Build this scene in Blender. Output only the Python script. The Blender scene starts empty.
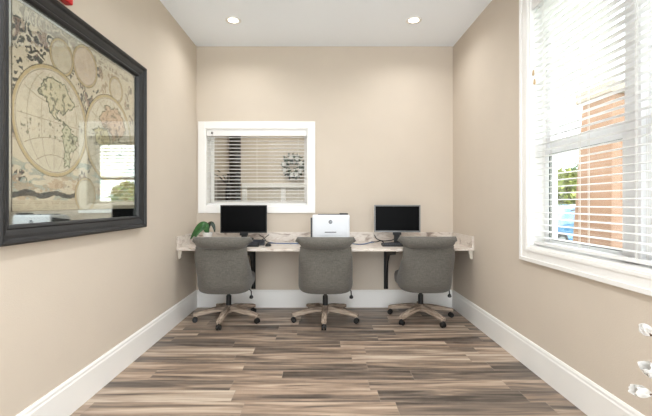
import bpy, bmesh, math, random
import numpy as np
from mathutils import Vector, Matrix

PI = math.pi
scene = bpy.context.scene
C = scene.collection

# ------------------------------------------------------------------ camera
cam_data = bpy.data.cameras.new('camera')
cam = bpy.data.objects.new('camera', cam_data)
C.objects.link(cam)
cam.location = (0, 0, 1.22)
cam.rotation_euler = (PI / 2, 0, 0)
cam_data.sensor_width = 36
cam_data.lens = 393.0 / 652 * 36
cam_data.shift_x = 5 / 652
cam_data.shift_y = -5 / 652
cam_data.clip_start = 0.02
scene.camera = cam

# ------------------------------------------------------------------ light
world = bpy.data.worlds.new('overcast_sky')
scene.world = world
world.use_nodes = True
wn = world.node_tree
bg = wn.nodes['Background']
bg.inputs['Color'].default_value = (0.90, 0.955, 1.0, 1)
bg.inputs['Strength'].default_value = 2.35

sun_d = bpy.data.lights.new('sun', 'SUN')
sun_d.energy = .8
sun_d.angle = math.radians(3)
sun_d.color = (1.0, 0.95, 0.86)
sun = bpy.data.objects.new('sun', sun_d)
C.objects.link(sun)
sun.rotation_euler = (math.radians(20), math.radians(-42), 0)

def area(name, loc, size, power, color=(.96, .98, 1), shape='DISK', rot=(0, 0, 0), size_y=None):
    d = bpy.data.lights.new(name, 'AREA')
    d.shape = shape
    d.size = size
    if size_y:
        d.size_y = size_y
    d.energy = power
    d.color = color
    o = bpy.data.objects.new(name, d)
    C.objects.link(o)
    o.location = loc
    o.rotation_euler = rot
    return o

POT_POWER = 3
MID_FILL_POWER = 6.5
FAR_FILL_POWER = 12
scene.view_settings.view_transform = 'Standard'
scene.view_settings.look = 'None'
scene.view_settings.gamma = 1
scene.view_settings.use_curve_mapping = False
scene.view_settings.exposure = 1.2

XL, XR, YB, ZC = -1.458, 1.546, 4.602, 3.052
Y0 = -1.3           # no end wall behind the camera, left open to let sky light in

# ------------------------------------------------------------------ materials
MATS = {}

def srgb(r, g, b):
    def f(c):
        c /= 255.0
        return c / 12.92 if c <= 0.04045 else ((c + 0.055) / 1.055) ** 2.4
    return (f(r), f(g), f(b), 1)

def mat(name, col, rough=0.5, metal=0.0, noise=0.0, nscale=30, bump=0.0, bscale=300, coat=0.0, spec=0.5,
        emit=0.0, trans=0.0, stretch=(1, 1, 1)):
    if name in MATS:
        return MATS[name]
    m = bpy.data.materials.new(name)
    m.use_nodes = True
    nt = m.node_tree
    b = nt.nodes['Principled BSDF']
    b.inputs['Roughness'].default_value = rough
    b.inputs['Metallic'].default_value = metal
    b.inputs['Coat Weight'].default_value = coat
    b.inputs['Specular IOR Level'].default_value = spec
    b.inputs['Base Color'].default_value = col
    if trans:
        b.inputs['Transmission Weight'].default_value = trans
    if emit:
        b.inputs['Emission Color'].default_value = col
        b.inputs['Emission Strength'].default_value = emit
    tc = nt.nodes.new('ShaderNodeTexCoord')
    mp = nt.nodes.new('ShaderNodeMapping')
    mp.inputs['Scale'].default_value = stretch
    nt.links.new(tc.outputs['Object'], mp.inputs['Vector'])
    if noise:
        n = nt.nodes.new('ShaderNodeTexNoise')
        n.inputs['Scale'].default_value = nscale
        n.inputs['Detail'].default_value = 4
        nt.links.new(mp.outputs['Vector'], n.inputs['Vector'])
        r = nt.nodes.new('ShaderNodeValToRGB')
        r.color_ramp.elements[0].position = .3
        r.color_ramp.elements[1].position = .7
        r.color_ramp.elements[0].color = tuple(c * (1 - noise) for c in col[:3]) + (1,)
        r.color_ramp.elements[1].color = tuple(min(1, c * (1 + noise)) for c in col[:3]) + (1,)
        nt.links.new(n.outputs['Fac'], r.inputs['Fac'])
        nt.links.new(r.outputs['Color'], b.inputs['Base Color'])
    if bump:
        n = nt.nodes.new('ShaderNodeTexNoise')
        n.inputs['Scale'].default_value = bscale
        n.inputs['Detail'].default_value = 2
        nt.links.new(mp.outputs['Vector'], n.inputs['Vector'])
        bp = nt.nodes.new('ShaderNodeBump')
        bp.inputs['Strength'].default_value = bump
        bp.inputs['Distance'].default_value = 0.002
        nt.links.new(n.outputs['Fac'], bp.inputs['Height'])
        nt.links.new(bp.outputs['Normal'], b.inputs['Normal'])
    MATS[name] = m
    return m

def M(nt, op, a, b=None, c=None):
    n = nt.nodes.new('ShaderNodeMath')
    n.operation = op
    for i, v in enumerate((a, b, c)):
        if v is None:
            continue
        if isinstance(v, (int, float)):
            n.inputs[i].default_value = v
        else:
            nt.links.new(v, n.inputs[i])
    return n.outputs[0]

wall_m = mat('beige_wall_paint', srgb(207, 195, 180), .85, bump=.35, bscale=160, noise=.012, nscale=4, spec=.2)
ceil_m = mat('white_ceiling_paint', srgb(245, 250, 255), .9, bump=.3, bscale=120, spec=.2)
trim_m = mat('white_trim_paint', srgb(241, 239, 235), .38, noise=.008, nscale=6)
slat_m = mat('white_blind_slats', srgb(236, 235, 233), .45, noise=.01, nscale=8)
vinyl_m = mat('white_vinyl', srgb(246, 246, 247), .4, noise=.01, nscale=8)
black_m = mat('black_plastic', srgb(14, 14, 15), .45, noise=.1, nscale=60)
screen_m = mat('black_screen', srgb(10, 10, 11), .3, noise=.05, nscale=30, spec=.04)
silver_m = mat('silver_plastic', srgb(120, 120, 120), .4, metal=.3, noise=.03)
bmetal_m = mat('black_steel', srgb(18, 18, 18), .45, metal=.3, noise=.1)
cord_m = mat('white_cord', srgb(228, 226, 220), .7, noise=.02)
tassel_m = mat('tan_wood_tassel', srgb(190, 160, 120), .5, noise=.08)
printer_m = mat('white_printer_plastic', srgb(216, 219, 224), .35, noise=.008)
grey_m = mat('dark_grey_plastic', srgb(46, 48, 54), .4, noise=.05)
blue_m = mat('blue_cable_jacket', srgb(52, 92, 140), .4, noise=.05)
chrome_m = mat('brushed_metal', srgb(190, 190, 190), .25, metal=1, noise=.03)
leaf_m = mat('green_leaf', srgb(48, 92, 44), .4, noise=.3, nscale=40)
darkleaf_m = mat('dark_green_leaf', srgb(24, 40, 26), .35, noise=.3, nscale=40)
pot_m = mat('white_ceramic', srgb(232, 230, 226), .25, noise=.01)
soil_m = mat('potting_soil', srgb(60, 45, 34), .9, noise=.3)
red_m = mat('red_alarm_plastic', srgb(205, 28, 34), .35, noise=.04)
lens_m = mat('clear_strobe_lens', srgb(225, 225, 225), .1, noise=.02)
petal_m = mat('white_petals', srgb(236, 235, 233), .6, noise=.03, nscale=25)
_nt = petal_m.node_tree
_tl = _nt.nodes.new('ShaderNodeBsdfTranslucent')
_tl.inputs[0].default_value = srgb(236, 234, 228)
_mx = _nt.nodes.new('ShaderNodeMixShader')
_mx.inputs[0].default_value = .35
_nt.links.new(_nt.nodes['Principled BSDF'].outputs[0], _mx.inputs[1])
_nt.links.new(_tl.outputs[0], _mx.inputs[2])
_nt.links.new(_mx.outputs[0], _nt.nodes['Material Output'].inputs['Surface'])
twig_m = mat('brown_twig', srgb(84, 62, 46), .7, noise=.2, bump=.4)
frame_m = mat('black_wood_frame', srgb(27, 27, 29), .45, noise=.25, nscale=14, stretch=(1, 1, 1), bump=.3, bscale=60)
matb_m = mat('pale_mat_board', srgb(226, 224, 216), .8, noise=.01)
lamp_m = mat('warm_lamp_lens', (1, .9, .74, 1), .5, emit=9, noise=.01)
concrete_m = mat('pale_concrete', srgb(190, 188, 182), .9, noise=.06, bump=.3)
grass_m = mat('lawn_green', srgb(98, 118, 66), .9, noise=.3, nscale=3, bump=.4, bscale=30)
tan_m = mat('tan_stucco', srgb(150, 118, 96), .9, noise=.06, nscale=6, bump=.4, bscale=40)
tanlt_m = mat('pale_stucco', srgb(160, 148, 134), .9, noise=.05, nscale=6, bump=.4, bscale=40)
tree_m = mat('yellow_green_leaves', srgb(150, 156, 82), .7, noise=.35, nscale=6)
grey2_m = mat('grey_panel_fabric', srgb(120, 114, 106), .9, noise=.05)
bark_m = mat('tree_bark', srgb(90, 74, 60), .9, noise=.25, bump=.6, bscale=30)
carb_m = mat('blue_car_paint', srgb(70, 120, 170), .2, coat=1, noise=.02)
carw_m = mat('car_window_glass', srgb(30, 36, 44), .08, noise=.05)
tyre_m = mat('rubber_tyre', srgb(24, 24, 24), .8, noise=.1)
farfloor_m = mat('far_room_floor', srgb(140, 122, 105), .5, noise=.15, nscale=5)
dark_m = mat('dark_curtain', srgb(72, 66, 60), .9, noise=.1, stretch=(12, 1, 1), nscale=3, bump=.6, bscale=10)
panel_m = mat('pale_panel_paint', srgb(214, 206, 192), .6, noise=.02)
wreathl_m = mat('olive_wreath_leaf', srgb(70, 80, 60), .6, noise=.3)

# linen upholstery
def linen():
    m = bpy.data.materials.new('grey_linen_fabric')
    m.use_nodes = True
    nt = m.node_tree
    b = nt.nodes['Principled BSDF']
    b.inputs['Roughness'].default_value = .95
    b.inputs['Specular IOR Level'].default_value = .15
    b.inputs['Sheen Weight'].default_value = .2
    tc = nt.nodes.new('ShaderNodeTexCoord')
    outs = []
    for sc in ((420, 420, 30), (22, 22, 480)):
        mp = nt.nodes.new('ShaderNodeMapping')
        mp.inputs['Scale'].default_value = sc
        nt.links.new(tc.outputs['Object'], mp.inputs['Vector'])
        n = nt.nodes.new('ShaderNodeTexNoise')
        n.inputs['Scale'].default_value = 1
        n.inputs['Detail'].default_value = 3
        nt.links.new(mp.outputs['Vector'], n.inputs['Vector'])
        outs.append(n.outputs['Fac'])
    s = M(nt, 'MULTIPLY', M(nt, 'ADD', outs[0], outs[1]), .5)
    r = nt.nodes.new('ShaderNodeValToRGB')
    r.color_ramp.elements[0].position = .36
    r.color_ramp.elements[1].position = .64
    r.color_ramp.elements[0].color = srgb(79, 76, 71)
    r.color_ramp.elements[1].color = srgb(114, 110, 103)
    nt.links.new(s, r.inputs['Fac'])
    nt.links.new(r.outputs['Color'], b.inputs['Base Color'])
    bp = nt.nodes.new('ShaderNodeBump')
    bp.inputs['Strength'].default_value = .3
    bp.inputs['Distance'].default_value = .001
    nt.links.new(s, bp.inputs['Height'])
    nt.links.new(bp.outputs['Normal'], b.inputs['Normal'])
    return m
linen_m = linen()

def weathered():
    m = bpy.data.materials.new('weathered_oak')
    m.use_nodes = True
    nt = m.node_tree
    b = nt.nodes['Principled BSDF']
    b.inputs['Roughness'].default_value = .65
    tc = nt.nodes.new('ShaderNodeTexCoord')
    mp = nt.nodes.new('ShaderNodeMapping')
    mp.inputs['Scale'].default_value = (60, 6, 60)
    nt.links.new(tc.outputs['Object'], mp.inputs['Vector'])
    n = nt.nodes.new('ShaderNodeTexNoise')
    n.inputs['Scale'].default_value = 1
    n.inputs['Detail'].default_value = 4
    nt.links.new(mp.outputs['Vector'], n.inputs['Vector'])
    r = nt.nodes.new('ShaderNodeValToRGB')
    r.color_ramp.elements[0].position = .35
    r.color_ramp.elements[1].position = .65
    r.color_ramp.elements[0].color = srgb(112, 95, 82)
    r.color_ramp.elements[1].color = srgb(186, 168, 150)
    nt.links.new(n.outputs['Fac'], r.inputs['Fac'])
    nt.links.new(r.outputs['Color'], b.inputs['Base Color'])
    return m
oak_m = weathered()

def granite():
    m = bpy.data.materials.new('mottled_granite')
    m.use_nodes = True
    nt = m.node_tree
    b = nt.nodes['Principled BSDF']
    b.inputs['Roughness'].default_value = .3
    tc = nt.nodes.new('ShaderNodeTexCoord')
    mp = nt.nodes.new('ShaderNodeMapping')
    mp.inputs['Scale'].default_value = (5, 9, 13)
    mp.inputs['Rotation'].default_value = (0, .35, .3)
    nt.links.new(tc.outputs['Object'], mp.inputs['Vector'])
    n = nt.nodes.new('ShaderNodeTexNoise')
    n.inputs['Scale'].default_value = 1.1
    n.inputs['Detail'].default_value = 8
    n.inputs['Roughness'].default_value = .62
    n.inputs['Distortion'].default_value = .8
    nt.links.new(mp.outputs['Vector'], n.inputs['Vector'])
    r = nt.nodes.new('ShaderNodeValToRGB')
    e = r.color_ramp.elements
    e[0].position = .30
    e[0].color = srgb(120, 108, 100)
    e[1].position = .66
    e[1].color = srgb(226, 219, 210)
    for p, c in ((.40, srgb(176, 160, 148)), (.46, srgb(210, 199, 188)), (.56, srgb(220, 211, 201)), (.6, srgb(202, 188, 176))):
        x = e.new(p)
        x.color = c
    nt.links.new(n.outputs['Fac'], r.inputs['Fac'])
    nt.links.new(r.outputs['Color'], b.inputs['Base Color'])
    return m
granite_m = granite()

def planks():
    m = bpy.data.materials.new('wood_look_plank_tile')
    m.use_nodes = True
    nt = m.node_tree
    b = nt.nodes['Principled BSDF']
    tc = nt.nodes.new('ShaderNodeTexCoord')
    sp = nt.nodes.new('ShaderNodeSeparateXYZ')
    nt.links.new(tc.outputs['Object'], sp.inputs[0])
    x, y = sp.outputs[0], sp.outputs[1]
    W, L = .152, .92
    v = M(nt, 'DIVIDE', M(nt, 'ADD', y, 20 - 2.495 + .152 * 20), W)
    row = M(nt, 'FLOOR', v)
    fv = M(nt, 'SUBTRACT', v, row)
    wn1 = nt.nodes.new('ShaderNodeTexWhiteNoise')
    wn1.noise_dimensions = '1D'
    nt.links.new(M(nt, 'ADD', row, 3.3), wn1.inputs['W'])
    u = M(nt, 'ADD', M(nt, 'DIVIDE', M(nt, 'ADD', x, 20.0), L), M(nt, 'MULTIPLY', wn1.outputs['Value'], 1.0))
    colm = M(nt, 'FLOOR', u)
    fu = M(nt, 'SUBTRACT', u, colm)
    wn2 = nt.nodes.new('ShaderNodeTexWhiteNoise')
    wn2.noise_dimensions = '2D'
    cb = nt.nodes.new('ShaderNodeCombineXYZ')
    nt.links.new(row, cb.inputs[0])
    nt.links.new(colm, cb.inputs[1])
    nt.links.new(cb.outputs[0], wn2.inputs['Vector'])
    rnd = wn2.outputs['Value']
    rc = nt.nodes.new('ShaderNodeSeparateColor')
    nt.links.new(wn2.outputs['Color'], rc.inputs[0])
    # long streaks inside each plank
    def streak(sx, sy, det, dist, k):
        cc = nt.nodes.new('ShaderNodeCombineXYZ')
        nt.links.new(M(nt, 'ADD', M(nt, 'MULTIPLY', x, sx), M(nt, 'MULTIPLY', rnd, 37.0 + k)), cc.inputs[0])
        nt.links.new(M(nt, 'ADD', M(nt, 'MULTIPLY', y, sy), M(nt, 'MULTIPLY', rc.outputs[1], 61.0)), cc.inputs[1])
        cc.inputs[2].default_value = k
        n = nt.nodes.new('ShaderNodeTexNoise')
        n.inputs['Scale'].default_value = 1
        n.inputs['Detail'].default_value = det
        n.inputs['Roughness'].default_value = .55
        n.inputs['Distortion'].default_value = dist
        nt.links.new(cc.outputs[0], n.inputs['Vector'])
        return n.outputs['Fac']
    s1 = streak(1.2, 15.0, 3, .6, 1.0)
    s2 = streak(5.0, 110.0, 4, .2, 7.0)
    t = M(nt, 'ADD', M(nt, 'MULTIPLY', s1, 1.55), M(nt, 'MULTIPLY', s2, .28))
    t = M(nt, 'ADD', t, M(nt, 'MULTIPLY', rc.outputs[0], .34))
    t = M(nt, 'SUBTRACT', t, .58)
    r = nt.nodes.new('ShaderNodeValToRGB')
    e = r.color_ramp.elements
    e[0].position = .16
    e[0].color = srgb(74, 64, 56)
    e[1].position = .88
    e[1].color = srgb(204, 184, 163)
    for p, c in ((.34, srgb(108, 95, 85)), (.50, srgb(142, 122, 105)), (.66, srgb(174, 151, 131))):
        k = e.new(p)
        k.color = c
    nt.links.new(t, r.inputs['Fac'])
    hs = nt.nodes.new('ShaderNodeMixRGB')
    hs.blend_type = 'MULTIPLY'
    hs.inputs[2].default_value = (.93, .97, 1.0, 1)
    nt.links.new(r.outputs['Color'], hs.inputs[1])
    nt.links.new(rc.outputs[2], hs.inputs[0])
    gv = M(nt, 'LESS_THAN', M(nt, 'MINIMUM', fv, M(nt, 'SUBTRACT', 1.0, fv)), .010)
    gu = M(nt, 'LESS_THAN', M(nt, 'MINIMUM', fu, M(nt, 'SUBTRACT', 1.0, fu)), .0016)
    g = M(nt, 'MAXIMUM', gv, gu)
    mx = nt.nodes.new('ShaderNodeMixRGB')
    mx.inputs[2].default_value = srgb(150, 136, 122)
    nt.links.new(hs.outputs[0], mx.inputs[1])
    nt.links.new(M(nt, 'MULTIPLY', g, .7), mx.inputs[0])
    nt.links.new(mx.outputs[0], b.inputs['Base Color'])
    b.inputs['Roughness'].default_value = .42
    bp = nt.nodes.new('ShaderNodeBump')
    bp.inputs['Strength'].default_value = .25
    bp.inputs['Distance'].default_value = .001
    nt.links.new(M(nt, 'SUBTRACT', s2, M(nt, 'MULTIPLY', g, 1.0)), bp.inputs['Height'])
    nt.links.new(bp.outputs['Normal'], b.inputs['Normal'])
    return m
plank_m = planks()

def glass(name, ior, refl=1.0):
    m = bpy.data.materials.new(name)
    m.use_nodes = True
    nt = m.node_tree
    nt.nodes.remove(nt.nodes['Principled BSDF'])
    out = nt.nodes['Material Output']
    tr = nt.nodes.new('ShaderNodeBsdfTransparent')
    tr.inputs[0].default_value = (.97, .985, .98, 1)
    gl = nt.nodes.new('ShaderNodeBsdfGlossy')
    gl.inputs['Roughness'].default_value = 0.0
    fr = nt.nodes.new('ShaderNodeFresnel')
    ge = nt.nodes.new('ShaderNodeNewGeometry')
    # the pane is two parallel faces: leave the glass with the same share reflected as on entering it
    nt.links.new(M(nt, 'ADD', M(nt, 'MULTIPLY', ge.outputs['Backfacing'], 1 / ior - ior), ior), fr.inputs['IOR'])
    mx = nt.nodes.new('ShaderNodeMixShader')
    nt.links.new(fr.outputs[0], mx.inputs[0])
    nt.links.new(tr.outputs[0], mx.inputs[1])
    nt.links.new(gl.outputs[0], mx.inputs[2])
    nt.links.new(mx.outputs[0], out.inputs['Surface'])
    return m
glass_m = glass('window_glass', 1.5)
thinglass_m = glass('thin_interior_glass', 1.25)
pglass_m = glass('picture_glass', 1.45)

def vcol_mat():
    """printed mirror: translucent inks over silvered glass"""
    m = bpy.data.materials.new('map_printed_on_mirror')
    m.use_nodes = True
    nt = m.node_tree
    b = nt.nodes['Principled BSDF']
    b.inputs['Roughness'].default_value = .8
    a = nt.nodes.new('ShaderNodeVertexColor')
    a.layer_name = 'print'
    nt.links.new(a.outputs['Color'], b.inputs['Base Color'])
    g = nt.nodes.new('ShaderNodeGamma')
    g.inputs['Gamma'].default_value = .8
    nt.links.new(a.outputs['Color'], g.inputs['Color'])
    gl = nt.nodes.new('ShaderNodeBsdfGlossy')
    gl.inputs['Roughness'].default_value = .02
    nt.links.new(g.outputs['Color'], gl.inputs['Color'])
    mx = nt.nodes.new('ShaderNodeMixShader')
    bw = nt.nodes.new('ShaderNodeRGBToBW')
    nt.links.new(a.outputs['Color'], bw.inputs[0])
    nt.links.new(M(nt, 'MINIMUM', M(nt, 'MULTIPLY', bw.outputs[0], 1.5), .6), mx.inputs[0])
    nt.links.new(b.outputs[0], mx.inputs[1])
    nt.links.new(gl.outputs[0], mx.inputs[2])
    nt.links.new(mx.outputs[0], nt.nodes['Material Output'].inputs['Surface'])
    return m
mirror_m = mat('silvered_mirror', srgb(228, 230, 228), .03, metal=1.0, noise=.01)

# ------------------------------------------------------------------ mesh helpers
def link(name, bm, m, parent=None, smooth=False, bevel=0.0, seg=2):
    me = bpy.data.meshes.new(name)
    bmesh.ops.recalc_face_normals(bm, faces=bm.faces)
    bm.to_mesh(me)
    bm.free()
    o = bpy.data.objects.new(name, me)
    C.objects.link(o)
    for mm in (m if isinstance(m, (list, tuple)) else [m]):
        me.materials.append(mm)
    if smooth:
        for p in me.polygons:
            p.use_smooth = True
    if bevel:
        md = o.modifiers.new('bevel', 'BEVEL')
        md.width = bevel
        md.segments = seg
        md.limit_method = 'ANGLE'
    if parent:
        o.parent = parent
    return o

def box(bm, x0, x1, y0, y1, z0, z1, mi=0):
    vs = [bm.verts.new((x, y, z)) for x in (x0, x1) for y in (y0, y1) for z in (z0, z1)]
    for f in ((0, 1, 3, 2), (4, 6, 7, 5), (0, 4, 5, 1), (2, 3, 7, 6), (0, 2, 6, 4), (1, 5, 7, 3)):
        fc = bm.faces.new([vs[i] for i in f])
        fc.material_index = mi
    return vs

def B(*boxes):
    bm = bmesh.new()
    for b in boxes:
        box(bm, *b)
    return bm

def tube(bm, pts, rad, n=8, cap=True):
    pts = [Vector(p) for p in pts]
    if not isinstance(rad, (list, tuple)):
        rad = [rad] * len(pts)
    rings = []
    up = Vector((0, 0, 1))
    for i, p in enumerate(pts):
        t = (pts[min(i + 1, len(pts) - 1)] - pts[max(i - 1, 0)]).normalized()
        a = t.cross(up)
        if a.length < .05:
            a = t.cross(Vector((1, 0, 0)))
        a.normalize()
        b2 = t.cross(a).normalized()
        rings.append([bm.verts.new(p + rad[i] * (math.cos(2 * PI * k / n) * a + math.sin(2 * PI * k / n) * b2)) for k in range(n)])
    for i in range(len(rings) - 1):
        for k in range(n):
            bm.faces.new((rings[i][k], rings[i][(k + 1) % n], rings[i + 1][(k + 1) % n], rings[i + 1][k]))
    if cap:
        bm.faces.new(rings[0][::-1])
        bm.faces.new(rings[-1])
    return bm

def lathe(bm, prof, c=(0, 0, 0), n=24, axis='z', cap=True):
    rings = []
    for r, h in prof:
        ring = []
        for k in range(n):
            a = 2 * PI * k / n
            u, v = r * math.cos(a), r * math.sin(a)
            if axis == 'z':
                p = (u, v, h)
            elif axis == 'x':
                p = (h, u, v)
            else:
                p = (u, h, v)
            ring.append(bm.verts.new(Vector(p) + Vector(c)))
        rings.append(ring)
    for i in range(len(rings) - 1):
        for k in range(n):
            bm.faces.new((rings[i][k], rings[i][(k + 1) % n], rings[i + 1][(k + 1) % n], rings[i + 1][k]))
    if cap:
        bm.faces.new(rings[0][::-1])
        bm.faces.new(rings[-1])
    return bm

def prism(bm, poly, axis, a0, a1):
    """extrude a 2D polygon along an axis; poly is in the two other axes in xyz order"""
    def P(u, v, a):
        return {'x': (a, u, v), 'y': (u, a, v), 'z': (u, v, a)}[axis]
    v0 = [bm.verts.new(P(u, v, a0)) for u, v in poly]
    v1 = [bm.verts.new(P(u, v, a1)) for u, v in poly]
    n = len(poly)
    bm.faces.new(v0[::-1])
    bm.faces.new(v1)
    for i in range(n):
        bm.faces.new((v0[i], v0[(i + 1) % n], v1[(i + 1) % n], v1[i]))
    return bm

def loft(bm, loops, cap=True):
    rings = [[bm.verts.new(p) for p in L] for L in loops]
    n = len(rings[0])
    for i in range(len(rings) - 1):
        for k in range(n):
            bm.faces.new((rings[i][k], rings[i][(k + 1) % n], rings[i + 1][(k + 1) % n], rings[i + 1][k]))
    if cap:
        bm.faces.new(rings[0][::-1])
        bm.faces.new(rings[-1])
    return bm

def thing(name, label, cat, loc=(0, 0, 0), rz=0, group=None):
    o = bpy.data.objects.new(name, None)
    C.objects.link(o)
    o.empty_display_size = .05
    o.location = loc
    o.rotation_euler = (0, 0, rz)
    o['label'] = label
    o['category'] = cat
    if group:
        o['group'] = group
    return o

def tag(o, label, cat, group=None):
    o['label'] = label
    o['category'] = cat
    if group:
        o['group'] = group
    return o

def struct(name, bm, m, label=None, **k):
    o = link(name, bm, m, **k)
    o['kind'] = 'structure'
    if label:
        o['label'] = label
    return o

def dup(root, loc, label, rz=0):
    r = root.copy()
    C.objects.link(r)
    r.location = loc
    r.rotation_euler = (0, 0, rz)
    r['label'] = label
    for ch in list(root.children):
        c = ch.copy()
        C.objects.link(c)
        c.parent = r
        for g in ch.children:
            d = g.copy()
            C.objects.link(d)
            d.parent = c
    return r

# ------------------------------------------------------------------ room shell
struct('floor', B((XL - .2, XR + .2, Y0, YB + .2, -.1, 0)), plank_m, 'wood-look plank tile floor of the computer alcove')
struct('ceiling', B((XL - .2, XR + .25, Y0, YB + .2, ZC, ZC + .15)), ceil_m, 'white ceiling with two recessed lights')
struct('wall_left', B((XL - .15, XL, Y0, YB + .2, 0, ZC)), wall_m, 'beige left wall carrying the framed map')

# back wall with the opening of the interior window
WX0, WX1, WZ0, WZ1 = -1.352, -.15, 1.185, 2.09
struct('wall_back', B((XL, WX0, YB, YB + .2, 0, ZC), (WX1, XR, YB, YB + .2, 0, ZC),
                      (WX0, WX1, YB, YB + .2, 0, WZ0), (WX0, WX1, YB, YB + .2, WZ1, ZC)), wall_m,
       'beige back wall behind the long counter')
# right wall with the large window opening
RY0, RY1, RZ0, RZ1 = 1.20, 2.915, .885, 2.735
WT = .2
struct('wall_right', B((XR, XR + WT, Y0, RY0, 0, ZC), (XR, XR + WT, RY1, YB + .2, 0, ZC),
                       (XR, XR + WT, RY0, RY1, 0, RZ0), (XR, XR + WT, RY0, RY1, RZ1, ZC)), wall_m,
       'beige right wall around the large window')

def baseboard(name, axis, a0, a1, face, d, label):
    h = .205
    prof = [(0, 0), (.017, 0), (.017, h - .035), (.013, h - .025), (.013, h - .012), (.007, h), (0, h)]
    bm = bmesh.new()
    poly = [(face + d * u, v) for u, v in prof]
    if axis == 'y':
        prism(bm, poly, 'y', a0, a1)
    else:
        prism(bm, poly, 'x', a0, a1)
    struct(name, bm, trim_m, label)
baseboard('baseboard_left', 'y', Y0, YB, XL, 1, 'white baseboard along the left wall')
baseboard('baseboard_right', 'y', Y0, YB, XR, -1, 'white baseboard along the right wall')
baseboard('baseboard_back', 'x', XL + .017, XR - .017, YB, -1, 'white baseboard under the counter')

# ------------------------------------------------------------------ interior window (back wall)
win = thing('window_1', 'white framed interior window in the back wall', 'window', (0, 0, 0))
win['kind'] = 'structure'
del win['category']
cw = .083
ox0, ox1, oz0, oz1 = WX0 - cw, WX1 + cw, WZ0 - cw, WZ1 + cw
def ring_boxes_xz(x0, x1, z0, z1, w, y0, y1):
    return [(x0, x0 + w, y0, y1, z0, z1), (x1 - w, x1, y0, y1, z0, z1),
            (x0 + w, x1 - w, y0, y1, z0, z0 + w), (x0 + w, x1 - w, y0, y1, z1 - w, z1)]
link('casing', B(*ring_boxes_xz(ox0, ox1, oz0, oz1, cw, YB - .018, YB)), trim_m, win, bevel=.004)
link('jamb', B((WX0, WX0 + .012, YB - .012, YB + .2, WZ0, WZ1), (WX1 - .012, WX1, YB - .012, YB + .2, WZ0, WZ1),
               (WX0 + .012, WX1 - .012, YB - .012, YB + .2, WZ0, WZ0 + .012), (WX0 + .012, WX1 - .012, YB - .012, YB + .2, WZ1 - .012, WZ1)), trim_m, win)
link('sash_frame', B(*ring_boxes_xz(WX0 + .013, WX1 - .013, WZ0 + .013, WZ1 - .013, .04, YB + .165, YB + .195)), trim_m, win, bevel=.004)
link('glass', B((WX0 + .052, WX1 - .052, YB + .178, YB + .184, WZ0 + .052, WZ1 - .052)), thinglass_m, win)

bl = thing('window_blind', 'small white slatted blind hanging open in the back wall window', 'blind', (0, 0, 0))
bx0, bx1 = WX0 + .018, WX1 - .018
by = YB + .035
link('valance', B((bx0 - .002, bx1 + .002, by - .038, by - .026, WZ1 - .085, WZ1 - .014),
                  (bx0, bx1, by - .024, by + .026, WZ1 - .062, WZ1 - .016)), slat_m, bl, bevel=.003)
bm = bmesh.new()
z = WZ1 - .10
while z > WZ0 + .045:
    # gently crowned slat
    poly = [(by - .025, z - .001), (by - .012, z + .002), (by, z + .003), (by + .012, z + .002), (by + .025, z - .001),
            (by + .025, z + .0015), (by + .012, z + .0045), (by, z + .0055), (by - .012, z + .0045), (by - .025, z + .0015)]
    prism(bm, poly, 'x', bx0, bx1)
    z -= .0415
link('slats', bm, slat_m, bl)
link('bottom_rail', B((bx0, bx1, by - .025, by + .025, WZ0 + .014, WZ0 + .032)), slat_m, bl, bevel=.003)
for lx in (-1.24, -.755, -.27):
    bm = bmesh.new()
    for dy in (-.0275, .0275):
        tube(bm, [(lx, by + dy, WZ0 + .03), (lx, by + dy, WZ1 - .06)], .0013, 5)
    link('ladder_cord', bm, cord_m, bl)
bm = bmesh.new()
lathe(bm, [(.004, -.006), (.012, -.003), (.014, .006), (.008, .013), (.004, .016)], (bx0 + .06, by - .044, WZ1 - .05), 12, axis='y')
link('tilt_knob', bm, silver_m, bl, smooth=True)

# ------------------------------------------------------------------ room beyond the interior window
FY = 7.25
FX0, FX1 = -3.6, 2.2
struct('floor_far', B((FX0, FX1, YB + .2, FY + .1, -.1, 0)), farfloor_m, 'floor of the room beyond the interior window')
struct('ceiling_far', B((FX0, FX1, YB + .2, FY + .1, ZC, ZC + .15)), ceil_m, 'ceiling of the room beyond')
struct('wall_far', B((FX0, .45, FY, FY + .15, 0, ZC), (1.35, FX1, FY, FY + .15, 0, ZC), (.45, 1.35, FY, FY + .15, 0, 1.0), (.45, 1.35, FY, FY + .15, 2.35, ZC), (FX0 - .15, FX0, YB, FY + .15, 0, ZC), (FX1, FX1 + .15, YB, FY + .15, 0, ZC),
                     (FX0, XL - .15, YB, YB + .2, 0, ZC), (XR + WT, FX1, YB, YB + .2, 0, ZC)), wall_m,
       'beige walls of the room beyond the interior window')
pn = thing('wall_paneling', 'white framed wainscot panels seen through the small blind below the wreath', 'paneling', (0, FY, 0))
px0, px1 = -1.45, .2
bxs = [(px0, px1, -.05, 0, 1.50, 1.58), (px0, px1, -.03, 0, 0, .18)]
xs = [px0, -.74, px1 - .09]
for x in xs:
    bxs.append((x, x + .09, -.03, 0, .18, 1.50))
link('frame', B(*bxs), trim_m, pn, bevel=.005)
link('panel', B((px0 + .02, px1 - .02, -.01, 0, .18, 1.5)), panel_m, pn)
w3 = thing('window_3', 'white framed daylight window in the far room, seen only in the mirrored map', 'window', (0, 0, 0))
w3['kind'] = 'structure'
del w3['category']
link('casing', B(*ring_boxes_xz(.36, 1.44, .91, 2.44, .089, FY - .02, FY)), trim_m, w3, bevel=.004)
link('sash_frame', B(*(ring_boxes_xz(.451, 1.349, 1.001, 2.349, .05, FY + .05, FY + .09) + [(.50, 1.30, FY + .05, FY + .09, 1.66, 1.70)])), vinyl_m, w3, bevel=.004)
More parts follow.
